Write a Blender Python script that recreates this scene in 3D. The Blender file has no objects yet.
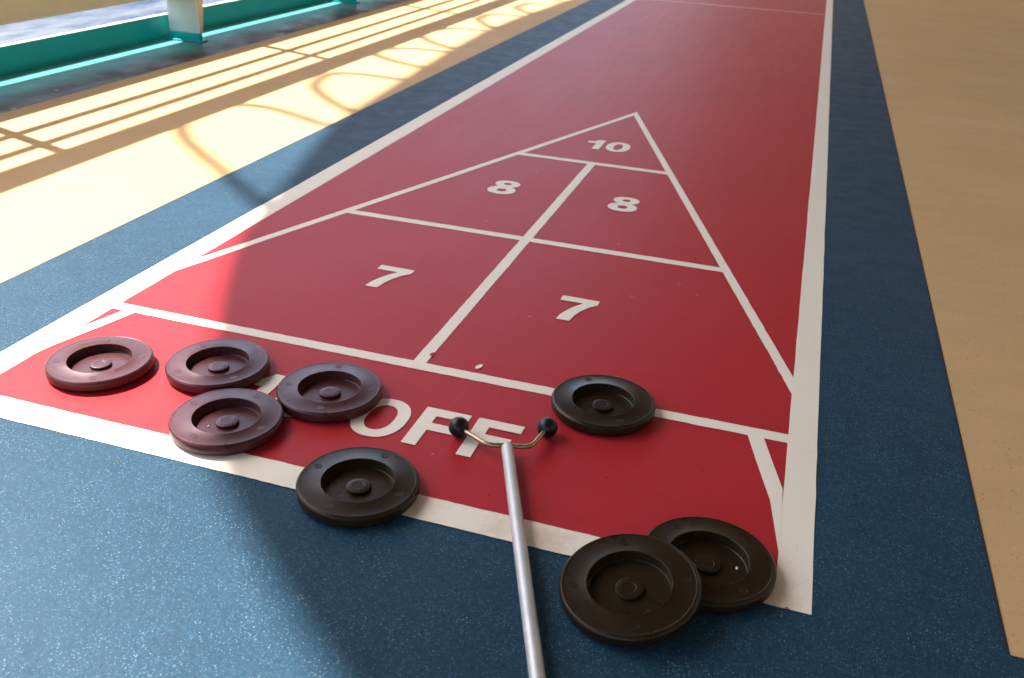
import bpy, bmesh, math, random
from mathutils import Vector, Matrix
R = math.radians
random.seed(4)
scene = bpy.context.scene
COL = scene.collection

# ------------------------------------------------------------------ helpers
def link(o, parent=None):
    COL.objects.link(o)
    if parent is not None:
        o.parent = parent
    return o

def obj(name, bm, mat, parent=None, smooth=False, angle=35):
    me = bpy.data.meshes.new(name)
    bmesh.ops.recalc_face_normals(bm, faces=bm.faces[:])
    bm.to_mesh(me); bm.free()
    if isinstance(mat, (list, tuple)):
        for m in mat: me.materials.append(m)
    else:
        me.materials.append(mat)
    if smooth:
        for p in me.polygons: p.use_smooth = True
        me.set_sharp_from_angle(angle=R(angle))
    return link(bpy.data.objects.new(name, me), parent)

def empty(name, loc=(0, 0, 0), rot=None):
    o = bpy.data.objects.new(name, None)
    o.empty_display_size = .05
    o.location = loc
    if rot is not None: o.rotation_euler = rot
    return link(o)

def tag(o, label=None, cat=None, group=None, kind=None):
    if label: o['label'] = label
    if cat: o['category'] = cat
    if group: o['group'] = group
    if kind: o['kind'] = kind
    return o

def box(bm, x0, x1, y0, y1, z0, z1, bev=0, seg=2):
    r = bmesh.ops.create_cube(bm, size=1)
    vs = r['verts']
    for v in vs:
        v.co = Vector(((x0+x1)/2+v.co.x*(x1-x0), (y0+y1)/2+v.co.y*(y1-y0), (z0+z1)/2+v.co.z*(z1-z0)))
    if bev:
        es = list({e for v in vs for e in v.link_edges})
        bmesh.ops.bevel(bm, geom=es, offset=bev, segments=seg, affect='EDGES', profile=.5)
    return bm

def poly(bm, pts, z=0.0):
    vs = [bm.verts.new((p[0], p[1], z)) for p in pts]
    f = bm.faces.new(vs)
    f.normal_update()
    if f.normal.z < 0: f.normal_flip()
    return f

def tube(bm, pts, rad, n=12, caps=True):
    pts = [Vector(p) for p in pts]
    rads = rad if isinstance(rad, (list, tuple)) else [rad]*len(pts)
    rings = []; up = None
    for i, p in enumerate(pts):
        t = (pts[min(i+1, len(pts)-1)] - pts[max(i-1, 0)]).normalized()
        if up is None:
            up = Vector((0, 0, 1)) if abs(t.z) < .9 else Vector((1, 0, 0))
        s = t.cross(up).normalized(); up = s.cross(t).normalized()
        rings.append([bm.verts.new(p + rads[i]*(math.cos(2*math.pi*k/n)*s + math.sin(2*math.pi*k/n)*up)) for k in range(n)])
    for a, b in zip(rings, rings[1:]):
        for k in range(n):
            bm.faces.new((a[k], a[(k+1) % n], b[(k+1) % n], b[k]))
    if caps:
        bm.faces.new(rings[0][::-1]); bm.faces.new(rings[-1])
    return bm

def lathe(bm, prof, n=96):
    rings = []
    for r, z in prof:
        if r < 1e-6: rings.append([bm.verts.new((0, 0, z))])
        else: rings.append([bm.verts.new((r*math.cos(2*math.pi*k/n), r*math.sin(2*math.pi*k/n), z)) for k in range(n)])
    for a, b in zip(rings, rings[1:]):
        for k in range(n):
            k2 = (k+1) % n
            if len(a) == 1 and len(b) == 1: continue
            if len(a) == 1: bm.faces.new((a[0], b[k], b[k2]))
            elif len(b) == 1: bm.faces.new((a[k], a[k2], b[0]))
            else: bm.faces.new((a[k], a[k2], b[k2], b[k]))
    return bm

def spline(pts, n=8):
    pts = [Vector(p) for p in pts]
    P = [2*pts[0]-pts[1]] + pts + [2*pts[-1]-pts[-2]]
    out = []
    for i in range(1, len(P)-2):
        for k in range(n):
            t = k/n
            a, b, c, d = P[i-1], P[i], P[i+1], P[i+2]
            out.append(.5*((2*b)+(c-a)*t+(2*a-5*b+4*c-d)*t*t+(3*b-a-3*c+d)*t**3))
    out.append(pts[-1])
    return out

# ------------------------------------------------------------------ materials
class N:
    def __init__(s, name):
        s.m = bpy.data.materials.new(name); s.m.use_nodes = True
        s.t = s.m.node_tree; s.n = s.t.nodes; s.l = s.t.links
        s.b = s.n['Principled BSDF']
        s.g = s.n.new('ShaderNodeNewGeometry')
        s.pos = s.g.outputs['Position']
    def objcoord(s):
        c = s.n.new('ShaderNodeTexCoord'); s.pos = c.outputs['Object']; return s
    def link(s, a, b): s.l.new(a, b)
    def mapping(s, scale):
        m = s.n.new('ShaderNodeMapping'); m.inputs['Scale'].default_value = scale
        s.link(s.pos, m.inputs['Vector']); return m.outputs['Vector']
    def noise(s, scale, detail=4, rough=.55, vec=None, dist=0):
        x = s.n.new('ShaderNodeTexNoise'); x.inputs['Scale'].default_value = scale
        x.inputs['Detail'].default_value = detail; x.inputs['Roughness'].default_value = rough
        x.inputs['Distortion'].default_value = dist
        s.link(vec or s.pos, x.inputs['Vector']); return x.outputs['Fac']
    def voro(s, scale, vec=None):
        x = s.n.new('ShaderNodeTexVoronoi'); x.inputs['Scale'].default_value = scale
        s.link(vec or s.pos, x.inputs['Vector']); return x.outputs['Distance'], x.outputs['Color']
    def ramp(s, fac, a, b, lo=0., hi=1.):
        x = s.n.new('ShaderNodeMapRange'); x.inputs['From Min'].default_value = a; x.inputs['From Max'].default_value = b
        x.inputs['To Min'].default_value = lo; x.inputs['To Max'].default_value = hi; x.clamp = True
        s.link(fac, x.inputs['Value']); return x.outputs['Result']
    def math(s, op, a, b=None):
        x = s.n.new('ShaderNodeMath'); x.operation = op
        for i, v in enumerate((a, b)):
            if v is None: continue
            if isinstance(v, (int, float)): x.inputs[i].default_value = v
            else: s.link(v, x.inputs[i])
        return x.outputs[0]
    def mix(s, fac, a, b, mode='MIX'):
        x = s.n.new('ShaderNodeMix'); x.data_type = 'RGBA'; x.blend_type = mode
        for sock, v in ((x.inputs['Factor'], fac), (x.inputs['A'], a), (x.inputs['B'], b)):
            pass
        ins = [i for i in x.inputs if i.type == 'RGBA']; f = x.inputs[0]
        for sock, v in ((f, fac), (ins[0], a), (ins[1], b)):
            if isinstance(v, (int, float)): sock.default_value = v
            elif isinstance(v, tuple): sock.default_value = (*v, 1)[:4]
            else: s.link(v, sock)
        return [o for o in x.outputs if o.type == 'RGBA'][0]
    def sep(s, col):
        x = s.n.new('ShaderNodeSeparateColor'); s.link(col, x.inputs[0]); return x.outputs
    def bump(s, h, strength=.3, dist=.001):
        x = s.n.new('ShaderNodeBump'); x.inputs['Strength'].default_value = strength; x.inputs['Distance'].default_value = dist
        s.link(h, x.inputs['Height']); s.link(x.outputs['Normal'], s.b.inputs['Normal'])
    def set(s, col=None, rough=None, spec=None, metal=None):
        for k, v in (('Base Color', col), ('Roughness', rough), ('Specular IOR Level', spec), ('Metallic', metal)):
            if v is None: continue
            if isinstance(v, (int, float)): s.b.inputs[k].default_value = v
            elif isinstance(v, tuple): s.b.inputs[k].default_value = (*v, 1)
            else: s.link(v, s.b.inputs[k])
        return s.m
    def dist_to(s, x, y):
        v = s.n.new('ShaderNodeVectorMath'); v.operation = 'DISTANCE'
        s.link(s.pos, v.inputs[0]); v.inputs[1].default_value = (x, y, 0); return v.outputs['Value']

def mat_blue():
    s = N('blue_rubber_floor')
    n1 = s.noise(3.0, 5, .6); n2 = s.noise(180, 3, .6); n3 = s.noise(14, 4, .6)
    c = s.mix(s.ramp(n1, .3, .7), (.0105, .0310, .051), (.0150, .0425, .068))
    c = s.mix(s.ramp(n2, .35, .7, 0, .55), c, (.022, .064, .102))
    c = s.mix(s.ramp(n3, .62, .78, 0, .35), c, (.004, .013, .025))
    # coloured rubber flecks of two sizes
    clump = s.ramp(s.noise(22, 4, .6), .36, .66, .35, 1)
    for sc, thr, rad, col1, col2, amt in ((360, .50, .36, (.022, .085, .155), (.12, .24, .32), .75), (520, .70, .36, (.025, .10, .19), (.07, .19, .29), .75),
                                          (380, .90, .33, (.24, .34, .38), (.40, .41, .38), .65)):
        d, cc = s.voro(sc); o = s.sep(cc)
        mask = s.math('MULTIPLY', s.ramp(d, rad, rad*.6), s.math('GREATER_THAN', o[0], thr))
        mask = s.math('MULTIPLY', mask, s.math('MULTIPLY', clump, amt))
        c = s.mix(mask, c, s.mix(o[1], col1, col2))
    s.bump(s.math('ADD', s.noise(500, 3), s.math('MULTIPLY', s.noise(90, 3), .35)), .25, .0012)
    return s.set(c, s.ramp(n3, .3, .7, .44, .58), .08)

def mat_red():
    s = N('red_court_paint')
    n1 = s.noise(2.2, 5, .6); n2 = s.noise(25, 5, .65); v = s.mapping((3, 26, 1)); n3 = s.noise(1.0, 4, .6, v)
    c = s.mix(s.ramp(n1, .3, .7), (.345, .0185, .0225), (.385, .022, .0265))
    c = s.mix(s.ramp(n3, .35, .75, 0, .45), c, (.40, .025, .030))
    c = s.mix(s.ramp(n2, .55, .8, 0, .5), c, (.30, .014, .017))
    d, cc = s.voro(26); o = s.sep(cc)                      # a few pale nicks
    m = s.math('MULTIPLY', s.ramp(d, .09, .05), s.math('GREATER_THAN', o[0], .93))
    c = s.mix(s.math('MULTIPLY', m, .5), c, (.5, .30, .27))
    d, cc = s.voro(60); o = s.sep(cc)
    m = s.math('MULTIPLY', s.ramp(d, .16, .08), s.math('GREATER_THAN', o[0], .95))
    c = s.mix(s.math('MULTIPLY', m, .6), c, (.06, .006, .008))
    c = s.mix(s.ramp(s.noise(260, 3, .7), .55, .75, 0, .35), c, (.27, .013, .016))
    s.bump(s.noise(420, 3), .22, .0009)
    v = s.mapping((34, 2.2, 1)); sc = s.noise(1, 5, .7, v)      # faint sliding scuffs along the court
    c = s.mix(s.math('MULTIPLY', s.ramp(sc, .60, .74), s.ramp(n2, .4, .6, .0, .22)), c, (.46, .10, .10))
    return s.set(c, s.ramp(sc, .3, .7, .41, .46), .10)

def mat_white(stains=True):
    s = N('white_line_paint')
    n1 = s.noise(6, 5, .65); n2 = s.noise(90, 4, .6)
    c = s.mix(s.ramp(n1, .3, .75), (.73, .645, .505), (.77, .69, .555))
    c = s.mix(s.ramp(n2, .62, .8, 0, .30), c, (.42, .33, .25))
    if stains:
        w = s.ramp(s.noise(40, 4, .7), .3, .7, -.018, .018)
        for x, y, r in ((-.372, .862, .05), (-.188, .855, .03), (.068, .845, .05), (-.25, .86, .03)):
            d = s.math('ADD', s.dist_to(x, y), w)
            c = s.mix(s.ramp(d, r, r*.25, 0, .32), c, (.45, .27, .12))
    d, cc = s.voro(45); o = s.sep(cc)
    m = s.math('MULTIPLY', s.ramp(d, .12, .06), s.math('GREATER_THAN', o[0], .965))
    c = s.mix(s.math('MULTIPLY', m, .5), c, (.2, .14, .10))
    s.bump(s.math('ADD', s.noise(400, 3), s.noise(80, 4)), .22, .0010)
    return s.set(c, .5, .15)

def mat_tan():
    s = N('tan_deck_coating')
    n1 = s.noise(1.6, 5, .6); n2 = s.noise(30, 5, .65); v = s.mapping((2, 12, 1)); n3 = s.noise(1, 4, .6, v)
    c = s.mix(s.ramp(n1, .3, .7), (.510, .322, .142), (.570, .362, .170))
    c = s.mix(s.ramp(n3, .4, .75, 0, .4), c, (.45, .285, .135))
    c = s.mix(s.ramp(n2, .6, .8, 0, .3), c, (.33, .20, .09))
    for sc, thr in ((230, .74), (170, .86)):
        d, cc = s.voro(sc); o = s.sep(cc)
        m = s.math('MULTIPLY', s.ramp(d, .34, .18), s.math('GREATER_THAN', o[0], thr))
        c = s.mix(s.math('MULTIPLY', m, .7), c, s.mix(o[1], (.16, .10, .06), (.60, .45, .28)))
    s.bump(s.math('ADD', s.noise(350, 3), s.math('MULTIPLY', s.noise(90, 4), .35)), .3, .0012)
    return s.set(c, .6, .08)

def mat_plain(name, col, rough=.45, var=.25, scale=8, spec=.5, metal=0, bump=.1, col2=None):
    s = N(name)
    n = s.noise(scale, 5, .6)
    dark = tuple(v*(1-var) for v in col)
    c = s.mix(s.ramp(n, .35, .7), dark, col2 or col)
    if bump: s.bump(s.noise(scale*12, 3), bump, .002)
    return s.set(c, s.ramp(s.noise(scale*2, 4), .3, .7, max(rough-.06, .04), rough+.06), spec, metal)

def mat_gutter():
    s = N('wet_gutter_paint')
    n = s.noise(7, 6, .65)
    sx = s.n.new('ShaderNodeSeparateXYZ'); s.link(s.pos, sx.inputs[0])
    grey = s.mix(s.ramp(s.noise(22, 5), .3, .7), (.052, .046, .039), (.092, .080, .067))
    # scattered pale grit
    d, cc = s.voro(16); o = s.sep(cc)
    m = s.math('MULTIPLY', s.ramp(d, .16, .10), s.math('GREATER_THAN', o[0], .80))
    grey = s.mix(s.math('MULTIPLY', m, .6), grey, (.5, .48, .45))
    # teal paint next to the coaming ; ragged outer part paints in its wet reflection
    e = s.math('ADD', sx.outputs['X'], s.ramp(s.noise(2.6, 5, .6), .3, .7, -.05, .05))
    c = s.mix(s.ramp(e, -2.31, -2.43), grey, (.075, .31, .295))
    s.bump(s.noise(30, 5), .25, .004)
    return s.set(c, s.ramp(n, .35, .65, .34, .60), .09)

def mat_disc(name, ca, cb, cs, tint, spec):
    s = N(name).objcoord()
    n = s.noise(28, 6, .65); n2 = s.noise(300, 3, .6)
    c = s.mix(s.ramp(n, .3, .75), ca, cb)
    c = s.mix(s.ramp(n2, .62, .8, 0, .35), c, cs)
    d, cc = s.voro(90); o = s.sep(cc)
    m = s.math('MULTIPLY', s.ramp(d, .16, .08), s.math('GREATER_THAN', o[0], .94))
    c = s.mix(s.math('MULTIPLY', m, .35), c, (.2, .16, .13))
    s.bump(s.math('ADD', s.noise(700, 3), s.noise(120, 3)), .10, .0006)
    s.b.inputs['Specular Tint'].default_value = (*tint, 1)
    return s.set(c, s.ramp(s.noise(45, 5), .3, .7, .25, .37), spec)

def mat_sea():
    s = N('sea_water')
    v = s.mapping((1, .28, 1))
    n1 = s.noise(.09, 8, .68, v, .6); n2 = s.noise(.9, 7, .7, v)
    c = s.mix(s.ramp(n2, .35, .7), (.008, .018, .045), (.036, .050, .085))
    f = s.math('ADD', s.math('MULTIPLY', n1, .75), s.math('MULTIPLY', n2, .4))
    c = s.mix(s.ramp(f, .50, .66), c, (.108, .112, .117))
    s.bump(s.noise(.9, 6, .6, v), .6, .6)
    return s.set(c, .5, .04)

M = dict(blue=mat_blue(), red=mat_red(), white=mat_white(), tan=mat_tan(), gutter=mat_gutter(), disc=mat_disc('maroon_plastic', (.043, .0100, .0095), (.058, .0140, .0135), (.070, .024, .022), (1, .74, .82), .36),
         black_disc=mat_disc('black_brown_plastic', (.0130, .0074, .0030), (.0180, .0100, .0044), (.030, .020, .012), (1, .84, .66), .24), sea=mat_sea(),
         teal=mat_plain('teal_gloss_paint', (.003, .40, .40), .35, .12, 3, .3),
         cream=mat_plain('cream_gloss_paint', (.80, .70, .52), .38, .12, 4),
         pale=mat_plain('pale_grey_paint', (.66, .68, .64), .38, .10, 5),
         rail=mat_plain('white_rail_paint', (.75, .73, .68), .35, .1, 6),
         wood=mat_plain('varnished_wood', (.22, .10, .04), .3, .4, 12),
         alu=mat_plain('brushed_aluminium', (.54, .52, .49), .48, .14, 60, metal=.55),
         brass=mat_plain('worn_brass', (.50, .36, .20), .30, .35, 90, metal=.9),
         rubber=mat_plain('black_rubber', (.007, .006, .006), .36, .3, 60, .3),
         white_wall=mat_plain('ship_white_paint', (.76, .68, .55), .4, .08, 1.5),
         ceil=mat_plain('ceiling_paint', (.24, .185, .12), .5, .08, 1.5),
         orange=mat_plain('lifeboat_orange', (.75, .18, .03), .4, .15, 2),
         hullw=mat_plain('lifeboat_white', (.72, .72, .70), .35, .1, 2),
         rope=mat_plain('rope_fibre', (.45, .38, .25), .8, .3, 60),
         seam=mat_plain('dark_seam_sealant', (.012, .016, .018), .5, .3, 40),
         crumb=mat_plain('pale_crumb', (.75, .68, .55), .7, .3, 300))

# ------------------------------------------------------------------ camera (solved from the court lines)
f_px, pitch, roll, yaw, CAMH = 924.435, .473833, .0526663, -.281657, .715
cp, sp, cy_, sy_ = math.cos(pitch), math.sin(pitch), math.cos(yaw), math.sin(yaw)
fwd = Vector((sy_*cp, cy_*cp, -sp)); rgt = Vector((cy_, -sy_, 0)); up = rgt.cross(fwd)
r2 = math.cos(roll)*rgt + math.sin(roll)*up; u2 = -math.sin(roll)*rgt + math.cos(roll)*up
cam = bpy.data.cameras.new('camera'); co = link(bpy.data.objects.new('camera', cam))
cam.sensor_fit = 'HORIZONTAL'; cam.sensor_width = 36; cam.lens = f_px/1024*36
cam.clip_start = .02; cam.clip_end = 8000
mw = Matrix((r2, u2, -fwd)).transposed().to_4x4(); mw.translation = (0, 0, CAMH)
co.matrix_world = mw
cam.dof.use_dof = True; cam.dof.focus_distance = 1.32; cam.dof.aperture_fstop = 9
scene.camera = co

# ------------------------------------------------------------------ light
KX, KY = .70, -.2275                      # shadow shift per metre of height
sun_dir = Vector((-KX, -KY, 1)).normalized()
sun = bpy.data.lights.new('sun', 'SUN'); so = link(bpy.data.objects.new('sun', sun))
sun.energy = 4.1; sun.angle = R(.58); sun.color = (1, .97, .945)
so.rotation_euler = (-sun_dir).to_track_quat('-Z', 'Y').to_euler(); so.location = (-6, 2, 9)
w = bpy.data.worlds.new('World'); scene.world = w; w.use_nodes = True
nt = w.node_tree; bg = nt.nodes['Background']
sky = nt.nodes.new('ShaderNodeTexSky'); sky.sky_type = 'NISHITA'; sky.sun_disc = False
sky.sun_elevation = math.asin(sun_dir.z); sky.sun_rotation = math.atan2(sun_dir.x, sun_dir.y)
sky.air_density = 1; sky.dust_density = 2.0; sky.ozone_density = 1
nt.links.new(sky.outputs[0], bg.inputs[0]); bg.inputs[1].default_value = .15
scene.view_settings.view_transform = 'Standard'; scene.view_settings.look = 'None'
scene.view_settings.exposure = 2.04; scene.view_settings.gamma = 1; scene.view_settings.use_curve_mapping = False

# ------------------------------------------------------------------ setting: sea, deck, floor colours
bm = bmesh.new(); poly(bm, [(-6000, -6000), (6000, -6000), (6000, 6000), (-6000, 6000)], -13)
tag(obj('sea', bm, M['sea']), kind='structure')

XL, XR, XG = -2.205, 2.6, -2.62           # tan deck left edge, cabin wall, coaming foot
LT, RT, YF = -1.3108, .3165, .848         # edges of the blue margin and where the tan begins
Z_TAN, Z_BLUE, Z_RED = -.0015, -.0010, -.0005
bm = bmesh.new(); box(bm, XL, XR+.1, -8, 40, -.30, Z_TAN)
tag(obj('deck', bm, M['tan']), kind='structure')
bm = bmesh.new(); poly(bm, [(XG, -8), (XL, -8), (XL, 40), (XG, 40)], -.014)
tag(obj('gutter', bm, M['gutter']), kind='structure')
bm = bmesh.new()
poly(bm, [(LT, YF), (RT, YF), (RT, 16), (LT, 16)], Z_BLUE)
poly(bm, [(XL+.02, -3), (XR, -3), (XR, YF), (RT, YF), (LT, YF), (XL+.02, YF)], Z_BLUE)
margin = tag(obj('deck_margin', bm, M['blue']), kind='structure')
bm = bmesh.new()
for pts in ([(RT-.0015, YF), (RT+.0015, YF), (RT+.0015, 16), (RT-.0015, 16)], [(LT-.0015, YF), (LT+.0015, YF), (LT+.0015, 16), (LT-.0015, 16)],
            [(RT+.0015, YF-.0015), (XR, YF-.0015), (XR, YF+.0015), (RT+.0015, YF+.0015)]):
    poly(bm, pts, Z_BLUE+.0003)
obj('floor_seam', bm, M['seam'], margin)
bm = bmesh.new(); poly(bm, [(-1.10, .86), (.10, .86), (.10, 14), (-1.10, 14)], Z_RED)
court = tag(obj('court', bm, M['red']), kind='structure')

zl = [0.0]
def strip(pts, name, jit=.00028, step=.009, cap=True):
    """a painted band given as left edge and right edge polylines end points: (a0,a1),(b0,b1)"""
    (a0, a1), (b0, b1) = pts
    L = (Vector(a1)-Vector(a0)).length; n = max(2, min(400, int(L/step)))
    bm = bmesh.new(); z = zl[0]; zl[0] += .00003
    rows = []
    ja = jb = 0
    for i in range(n+1):
        t = i/n
        ja = .3*ja+random.gauss(0, jit); jb = .3*jb+random.gauss(0, jit)
        A = Vector(a0).lerp(Vector(a1), t); B = Vector(b0).lerp(Vector(b1), t)
        d = (B-A).normalized()
        A = A+d*ja; B = B+d*jb
        rows.append((bm.verts.new((A.x, A.y, z)), bm.verts.new((B.x, B.y, z))))
    for (p, q), (r, s) in zip(rows, rows[1:]): bm.faces.new((p, q, s, r))
    for f in bm.faces:
        f.normal_update()
        if f.normal.z < 0: f.normal_flip()
    return obj(name, bm, M['white'], court)

def band(p, q, wd, name): 
    p, q = Vector(p), Vector(q); d = (q-p).normalized(); nrm = Vector((-d.y, d.x))*wd/2
    return strip(((p+nrm, q+nrm), (p-nrm, q-nrm)), name)

strip((((.0747, .836), (.0735, 14)), ((.1155, .836), (.1165, 14))), 'boundary_line')
strip((((-1.1155, .836), (-1.1155, 14)), ((-1.0645, .836), (-1.0630, 14))), 'boundary_line')
strip((((-1.1155, .8365), (.1155, .8365)), ((-1.1155, .8830), (.1155, .8820))), 'boundary_line')
AP = (-.5000, 3.052)
strip((((-.5006, 3.085), (.1040, 1.300)), ((-.4990, 3.025), (.0845, 1.300))), 'scoring_line')
strip((((-.4994, 3.085), (-1.1000, 1.320)), ((-.5010, 3.025), (-1.0800, 1.315))), 'scoring_line')
def tri_x(y): return (3.052-y)*.3427
for y, wd in ((1.194, .0235), (1.7995, .0235), (2.4255, .0250)):
    hx = min(tri_x(y), .585)
    band((-.5-hx, y), (-.5+hx, y), wd, 'scoring_line')
band((-.5005, 1.200), (-.5005, 2.420), .0215, 'scoring_line')
for sgn in (1, -1):
    X = lambda x: -.4998+sgn*(x+.4998)
    bm = bmesh.new(); z = zl[0]; zl[0] += .00003
    poly(bm, [(X(.018), 1.184), (X(.041), 1.184), (X(.057), 1.125), (X(.0735), 1.065), (X(.0754), 1.0), (X(.0754), .93), (X(.0715), .955), (X(.059), 1.034), (X(.046), 1.080), (X(.033), 1.127)], z)
    obj('scoring_line', bm, M['white'], court)
band((-1.07, 6.139), (.08, 6.139), .016, 'scoring_line')
bm = bmesh.new(); poly(bm, [(-.407+.0045*math.cos(a)+.002*math.sin(a), 1.226+.0085*math.sin(a)) for a in [k*math.pi/6 for k in range(12)]], .0008)
obj('paint_drip', bm, M['white'], court)

bm = bmesh.new(); poly(bm, [(-.4957, 1.2335), (-.4895, 1.2285), (-.4865, 1.2335), (-.4882, 1.2435), (-.4925, 1.2425)], .0009)
obj('paint_chip', bm, M['red'], court)
bm = bmesh.new(); poly(bm, [(.0865, .8357), (.0925, .8356), (.0910, .8373), (.0885, .8382)], .0009)
obj('paint_chip', bm, M['red'], court)
def ell(cx, cy, rx, ry, n=56, p=2.0):
    o = []
    for k in range(n):
        a = 2*math.pi*k/n; c, s = math.cos(a), math.sin(a)
        o.append((cx+rx*math.copysign(abs(c)**(2/p), c), cy+ry*math.copysign(abs(s)**(2/p), s)))
    return o
def annulus(bm, o, i, z):
    n = len(o); a = [bm.verts.new((*p, z)) for p in o]; b = [bm.verts.new((*p, z)) for p in i]
    for k in range(n): bm.faces.new((a[k], a[(k+1) % n], b[(k+1) % n], b[k]))
ZN = .00045
def mark(name, fn):
    bm = bmesh.new(); fn(bm)
    for f in bm.faces:
        f.normal_update()
        if f.normal.z < 0: f.normal_flip()
    return obj(name, bm, M['white'], court)
def zero(cx, cy, rx, ry, ix, iy, p=2.25):
    return lambda bm: annulus(bm, ell(cx, cy, rx, ry, p=p), ell(cx, cy, ix, iy, p=p), ZN)
def eight(cx, cy):
    def fn(bm):
        annulus(bm, ell(cx, cy-.0235, .0350, .0310, p=2.2), ell(cx, cy-.0225, .0122, .0118), ZN)
        annulus(bm, ell(cx, cy+.0285, .0315, .0265, p=2.2), ell(cx, cy+.0290, .0100, .0088), ZN+.0001)
    return fn
def seven(x, y):      # lower left corner of the figure's box, .071 by .103
    pts = [(0, .103), (.071, .102), (.071, .084), (.058, .068), (.0475, .047), (.041, .025), (.0375, 0), (.013, 0), (.016, .022), (.0245, .047), (.034, .066), (.044, .0815), (0, .0815)]
    return lambda bm: poly(bm, [(x+a, y+b) for a, b in pts], ZN)
def one(x, y, s=1):   # stem .019 wide, flag to the left
    pts = [(.028, .103), (.047, .103), (.047, 0), (.026, 0), (.026, .062), (0, .062), (0, .078), (.018, .084)]
    return lambda bm: poly(bm, [(x+a*s, y+b) for a, b in pts], ZN)
def eff(x, y, wd=.069):
    pts = [(0, .1), (wd, .1), (wd, .0800), (.0215, .0800), (.0215, .0610), (wd-.008, .0610), (wd-.008, .0420), (.0215, .0420), (.0215, 0), (0, 0)]
    return lambda bm: poly(bm, [(x+a, y+b) for a, b in pts], ZN)
mark('painted_number', seven(-.7225, 1.442)); mark('painted_number', seven(-.3525, 1.445))
mark('painted_number', eight(-.6535, 2.119)); mark('painted_number', eight(-.3505, 2.121))
mark('painted_number', one(-.5625, 2.570)); mark('painted_number', zero(-.4685, 2.620, .0345, .0530, .0125, .0335))
mark('painted_letter', zero(-.4880, 1.0315, .0395, .0520, .0205, .0335))
mark('painted_letter', eff(-.4365, .983)); mark('painted_letter', eff(-.3560, .983))
mark('painted_number', one(-.7160, .982)); mark('painted_number', zero(-.6190, 1.0325, .0345, .0510, .0130, .0330))

# ------------------------------------------------------------------ ship: side, ceiling, cabin wall
bm = bmesh.new(); box(bm, -2.70, -2.66, -30, 60, -13.5, -.20)
tag(obj('ship_side', bm, M['white_wall']), kind='structure')
bm = bmesh.new(); box(bm, -2.50, XR+.1, -8, 40, 3.40, 3.75)
tag(obj('ceiling', bm, M['ceil']), kind='structure')
bm = bmesh.new(); box(bm, XR, XR+.2, -8, 40, 0, 3.395)
tag(obj('wall', bm, M['white_wall']), kind='structure')

# coaming along the edge of the deck: an upstand with a small foot
bm = bmesh.new(); box(bm, -2.638, -2.620, -8, 40, -.18, .076, .003)
coam = tag(obj('coaming', bm, M['teal']), 'teal painted steel coaming along the edge of the deck above the sea', 'coaming')

# railing with its low cream board, bars, wooden handrail
bm = bmesh.new(); box(bm, -2.639, -2.619, -8, 40, .0765, .0805, .001)
obj('painted_edge_glint', bm, M['pale'], coam)  # added pale strip: sunlit gleam of the teal top edge put into colour
railing = tag(empty('railing', (-2.60, 3.63, 0)), 'cream board and rail with posts above the teal coaming', 'railing')
def rpart(name, bm, m, smooth=False):
    o = obj(name, bm, m, None, smooth); o.parent = railing; o.location = (2.60, -3.63, 0); return o
bm = bmesh.new(); box(bm, -2.625, -2.590, -8, 40, .152, .660, .006)
rpart('panel', bm, M['cream'])
for z in (.855, 1.035):
    bm = bmesh.new(); tube(bm, [(-2.605, -8, z), (-2.605, 40, z)], .0155, 12)
    rpart('rail_bar', bm, M['rail'], True)
bm = bmesh.new(); box(bm, -2.655, -2.555, -8, 40, 1.215, 1.262, .012, 3)
rpart('handrail', bm, M['wood'])
for k in range(-3, 9):
    y = 3.63+1.46*k
    bm = bmesh.new(); box(bm, -2.640, -2.585, y-.012, y+.012, .6605, 1.2145, .002)
    rpart('post', bm, M['rail'])
# brackets that carry the board
def bracket(y):
    b = empty('bracket', (-2.62, y, -.014))
    bm = bmesh.new()
    prof = [(.036, .035), (.178, .035), (.168, .30), (.036, .30)]
    f0 = [bm.verts.new((x, -.006, z)) for x, z in prof]; f1 = [bm.verts.new((x, .006, z)) for x, z in prof]
    bm.faces.new(f0); bm.faces.new(f1[::-1])
    for i in range(len(prof)): bm.faces.new((f0[i], f0[(i+1) % len(prof)], f1[(i+1) % len(prof)], f1[i]))
    obj('plate', bm, M['pale'], b)
    bm = bmesh.new()                                       # tapering flange on the inboard edge
    pr = [(-.006, .036), (.010, .036), (.072, .30), (-.006, .30)]
    a0 = [bm.verts.new((.1785+(.036-z)*.0377, yy, z)) for yy, z in pr]; a1 = [bm.verts.new((.1865+(.036-z)*.0377, yy, z)) for yy, z in pr]
    bm.faces.new(a0); bm.faces.new(a1[::-1])
    for i in range(4): bm.faces.new((a0[i], a0[(i+1) % 4], a1[(i+1) % 4], a1[i]))
    obj('flange', bm, M['cream'], b)
    bm = bmesh.new(); box(bm, .034, .184, -.010, .010, 0, .0345, .003)
    box(bm, .026, .196, -.028, .028, .0005, .007, .002)
    obj('base', bm, M['teal'], b)
    return b
LB = ['pale steel bracket with teal foot nearest the camera, beside the sea gap', 'pale steel bracket with teal foot farther along the coaming at the top edge']
for i, k in enumerate((0, 1, 2, 3, -1, -2)):
    b = bracket(3.475+1.46*k)
    tag(b, LB[i] if i < 2 else 'pale steel bracket outside the picture further along the coaming', 'bracket', 'brackets along the coaming')

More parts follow.
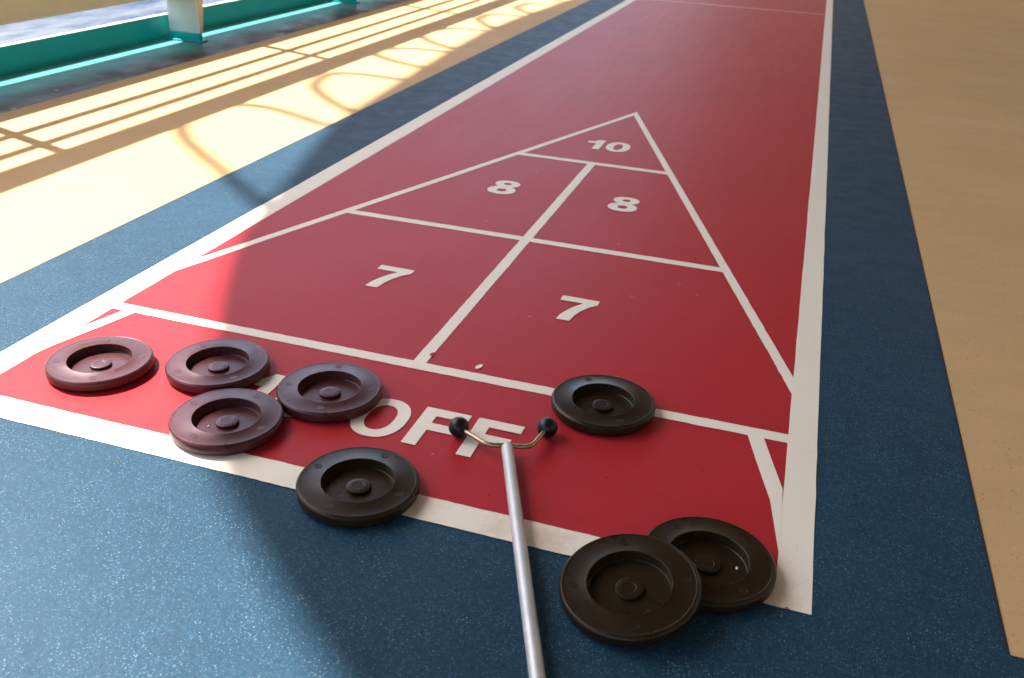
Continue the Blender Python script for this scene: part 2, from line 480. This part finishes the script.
# ------------------------------------------------------------------ lifeboat hanging outboard: its hull and grab lines cast the curved shadow
hull_sh = [(-.16, .36), (-.24, .48), (-.33, .58), (-.417, .647), (-.485, .705), (-.563, .773), (-.641, .844), (-.74, .981), (-.845, 1.144), (-.926, 1.287), (-1.007, 1.446),
           (-1.071, 1.586), (-1.12, 1.775), (-1.185, 2.014), (-1.315, 2.50), (-1.352, 2.75), (-1.395, 3.189), (-1.45, 3.758), (-1.487, 4.30), (-1.487, 4.771),
           (-1.46, 5.3), (-1.432, 5.757), (-1.40, 7.0), (-1.30, 8.2), (-1.1, 9.2), (-.8, 9.8), (-.4, 10.1), (-.2, 10.2)]
XC, ZG = -3.64, 5.0
D0 = XC+.7*ZG
stations = []
for xs, ys in hull_sh:
    d = D0-xs
    if d <= .01: continue
    b, dep = .815*d, .828*d
    zc = ZG-.7*dep*dep/d
    stations.append((ys+.2275*zc, b, dep))
lifeboat = tag(empty('lifeboat', (XC, 6, 3.8)), 'white lifeboat with orange cover hanging outboard above the rail', 'lifeboat')
def lpart(name, bm, m, sm=True):
    o = obj(name, bm, m, None, sm, 60); o.parent = lifeboat; o.location = (-XC, -6, -3.8); return o
def loft(bm, secs):
    prev = None; first = None
    for sec in secs:
        r = [bm.verts.new(p) for p in sec]
        if prev:
            for k in range(len(r)-1): bm.faces.new((prev[k], prev[k+1], r[k+1], r[k]))
        else: first = r
        prev = r
    bm.faces.new(first); bm.faces.new(prev)
nn = 28
bm = bmesh.new(); loft(bm, [[(XC+b*math.cos(math.pi+math.pi*k/nn), y, ZG+dep*math.sin(math.pi+math.pi*k/nn)) for k in range(nn+1)] for y, b, dep in stations])
lpart('hull', bm, M['hullw'])
bm = bmesh.new(); loft(bm, [[(XC+b*.98*math.cos(math.pi*k/nn), y, ZG+.003+b*.95*math.sin(math.pi*k/nn)) for k in range(nn+1)] for y, b, dep in stations])
lpart('cover', bm, M['orange'])
loops = [[(-1.10, 1.74), (-1.305, 1.913), (-1.479, 2.052), (-1.615, 2.172), (-1.700, 2.30), (-1.715, 2.43), (-1.686, 2.55), (-1.582, 2.565), (-1.445, 2.515), (-1.325, 2.455)],
         [(-1.320, 2.63), (-1.458, 2.744), (-1.563, 2.854), (-1.614, 2.933), (-1.648, 3.049), (-1.643, 3.133), (-1.554, 3.172), (-1.374, 3.159)],
         [(-1.40, 3.40), (-1.56, 3.47), (-1.68, 3.56), (-1.70, 3.66), (-1.64, 3.74), (-1.52, 3.77), (-1.42, 3.76)],
         [(-1.44, 3.84), (-1.598, 3.963), (-1.693, 4.087), (-1.709, 4.175), (-1.648, 4.355), (-1.513, 4.385), (-1.46, 4.38)],
         [(-1.47, 4.46), (-1.618, 4.677), (-1.643, 4.781), (-1.629, 4.919), (-1.523, 4.954), (-1.46, 4.95)],
         [(-1.45, 5.05), (-1.585, 5.226), (-1.60, 5.35), (-1.583, 5.477), (-1.49, 5.55), (-1.42, 5.54)]]
loops += [[(x+.02, y+.6*k) for x, y in loops[5]] for k in (1, 2, 3)]
def on_rope_plane(xs, ys):
    xp = -4.52; z = (xs-xp)/.7; return (xp, ys+.2275*z, z)
for lp in loops:
    bm = bmesh.new(); tube(bm, spline([on_rope_plane(*p) for p in lp], 6), .0195, 10)
    lpart('grab_line', bm, M['rope'])

# ------------------------------------------------------------------ discs
RD, TD = .077, .018
def disc_mesh():
    r = RD
    prof = [(0, .0005), (.060, .0005), (.0725, .0006), (.0735, .0009), (.0764, .0046), (.0769, .0056), (.0770, .0148), (.0768, .0153), (.0746, .0177), (.0738, .0181),
            (.0720, .0181), (.0716, .0179), (.0480, .0179), (.0473, .0182), (.0467, .0182), (.0462, .0177), (.0457, .0058), (.0450, .0052), (.0, .0050)]
    return lathe(bmesh.new(), prof, 112)
def hub_mesh():
    return lathe(bmesh.new(), [(.0160, .0045), (.0157, .0086), (.0152, .0092), (.0145, .0094), (.0077, .0094), (.0071, .0091), (.0, .0091)], 56)
def plug_mesh(a):
    bm = lathe(bmesh.new(), [(.0046, .0176), (.0054, .01780), (.0052, .01815), (.0044, .01818), (.0041, .01798), (.0, .01798)], 24)
    bmesh.ops.translate(bm, verts=bm.verts[:], vec=(.0612*math.cos(a), .0612*math.sin(a), 0))
    return bm
def make_disc(mat):
    d = obj('shuffleboard_disc', disc_mesh(), mat, None, True, 24)
    obj('hub', hub_mesh(), mat, d, True, 24)
    for k in range(4): obj('moulding_mark', plug_mesh(R(20+90*k)), mat, d, True, 24)
    return d
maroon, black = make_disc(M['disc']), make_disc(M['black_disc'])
def copy_disc(src):
    c = src.copy(); COL.objects.link(c)
    for ch in list(src.children):
        d = ch.copy(); COL.objects.link(d); d.parent = c
    return c
discs = [(-.9402, 1.0010, 10, 'sunlit maroon disc lying alone nearest the left boundary line'),
         (-.7735, 1.0607, 35, 'maroon disc lying wholly on the red paint just right of the lone sunlit disc'),
         (-.6745, .9308, 60, 'half sunlit maroon disc on the white front line with tiny crumb in its recess'),
         (-.5807, 1.0550, -5, 'maroon disc in shade covering the left side of the letter O'),
         (-.4402, .8605, -28, 'black disc in shade lying alone across the white front line left of the silver cue'),
         (-.1934, 1.1718, 15, 'black disc on the white line behind the right ball of the cue'),
         (-.0030, .8700, 25, 'black disc at the white corner, partly covered by a leaning disc'),
         (None, None, 38, 'black disc tilted up onto the edge of another, closest to the camera')]
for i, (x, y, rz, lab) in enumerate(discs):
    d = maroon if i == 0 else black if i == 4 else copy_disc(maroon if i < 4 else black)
    if x is not None:
        d.location = (x, y, .0003); d.rotation_euler = (0, 0, R(rz))
    else:
        al, az = R(8.9), R(48)
        u = Vector((math.cos(az), math.sin(az), 0)); up3 = Vector((0, 0, 1))
        a = u*math.cos(al)+up3*math.sin(al); n = -u*math.sin(al)+up3*math.cos(al); b = n.cross(a)
        m = Matrix((a, b, n)).transposed() @ Matrix.Rotation(R(rz), 3, 'Z')
        top = Vector((-.0800, .7840, 0)); c = top-n*TD; c.z = .0770*math.sin(al)-.0004
        d.matrix_world = Matrix.Translation(c) @ m.to_4x4()
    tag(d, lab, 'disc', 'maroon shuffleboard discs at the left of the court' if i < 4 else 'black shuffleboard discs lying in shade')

def crumb(x, y, z, s, lab):
    bm = bmesh.new(); bmesh.ops.create_icosphere(bm, subdivisions=2, radius=s)
    for v in bm.verts: v.co *= 1+random.uniform(-.25, .25)
    o = obj('crumb', bm, M['crumb'], None, True); o.location = (x, y, z+s*.7); o.scale = (1, 1.3, .8)
    tag(o, lab, 'crumb')
crumb(.0305, .8765, .0055, .0018, 'pale crumb in the recess of the black disc at the white corner')
crumb(-.6935, .9140, .0055, .0011, 'tiny pale crumb in the recess of the half sunlit maroon disc')

# ------------------------------------------------------------------ cue
def at(px, py, z):
    a = (px-512)/f_px; b = -(py-339)/f_px
    d = fwd+a*r2+b*u2; t = (z-CAMH)/d.z
    return Vector((d.x*t, d.y*t, z))
h0 = Vector((-.2895, 1.0045, .0140)); h1 = Vector((-.1450, .6480, .0118))
dirv = (h1-h0).normalized(); dirv.z *= .45
tail = h0+dirv*1.35; tail.z = .0085
cue = tag(empty('shuffleboard_cue', h0), 'silver cue with a curved brass fork and two black balls lying across the front line', 'cue')
def cpart(name, bm, m): 
    o = obj(name, bm, m, None, True, 40); o.parent = cue; o.location = -h0; return o
ax = dirv.normalized()
bm = bmesh.new(); tube(bm, [h0, h0+ax*.0006, h0+ax*.002, h0.lerp(tail, .5), tail], [.0074, .0080, .0083, .0083, .0083], 24)
shaft = cpart('shaft', bm, M['alu'])
side = Vector((ax.y, -ax.x, 0)).normalized()     # towards image left / right
if side.x > 0: side = -side
bl = Vector((-.3672, 1.0270, .0147)); br = Vector((-.2518, 1.0720, .0147))
mid = h0-ax*.004; mid.z = .0145
lc = Vector((-.3165, 1.0020, .0145)); rc = Vector((-.2625, 1.0180, .0145))
pth = spline([bl, bl.lerp(lc, .5)+Vector((-.001, -.001, 0)), lc, mid, rc, br.lerp(rc, .5)+Vector((.002, -.001, 0)), br], 8)
bm = bmesh.new(); tube(bm, pth, .0034, 12)
cpart('fork', bm, M['brass'])
bm = bmesh.new(); tube(bm, [h0-ax*.0055, h0-ax*.0045, h0+ax*.001], [.0042, .0056, .0060], 20)
cpart('ferrule', bm, M['brass'])
for c in (bl, br):
    bm = bmesh.new(); bmesh.ops.create_uvsphere(bm, u_segments=40, v_segments=24, radius=.0146)
    bmesh.ops.translate(bm, verts=bm.verts[:], vec=c)
    cpart('ball', bm, M['rubber'])
bpy.context.view_layer.update()
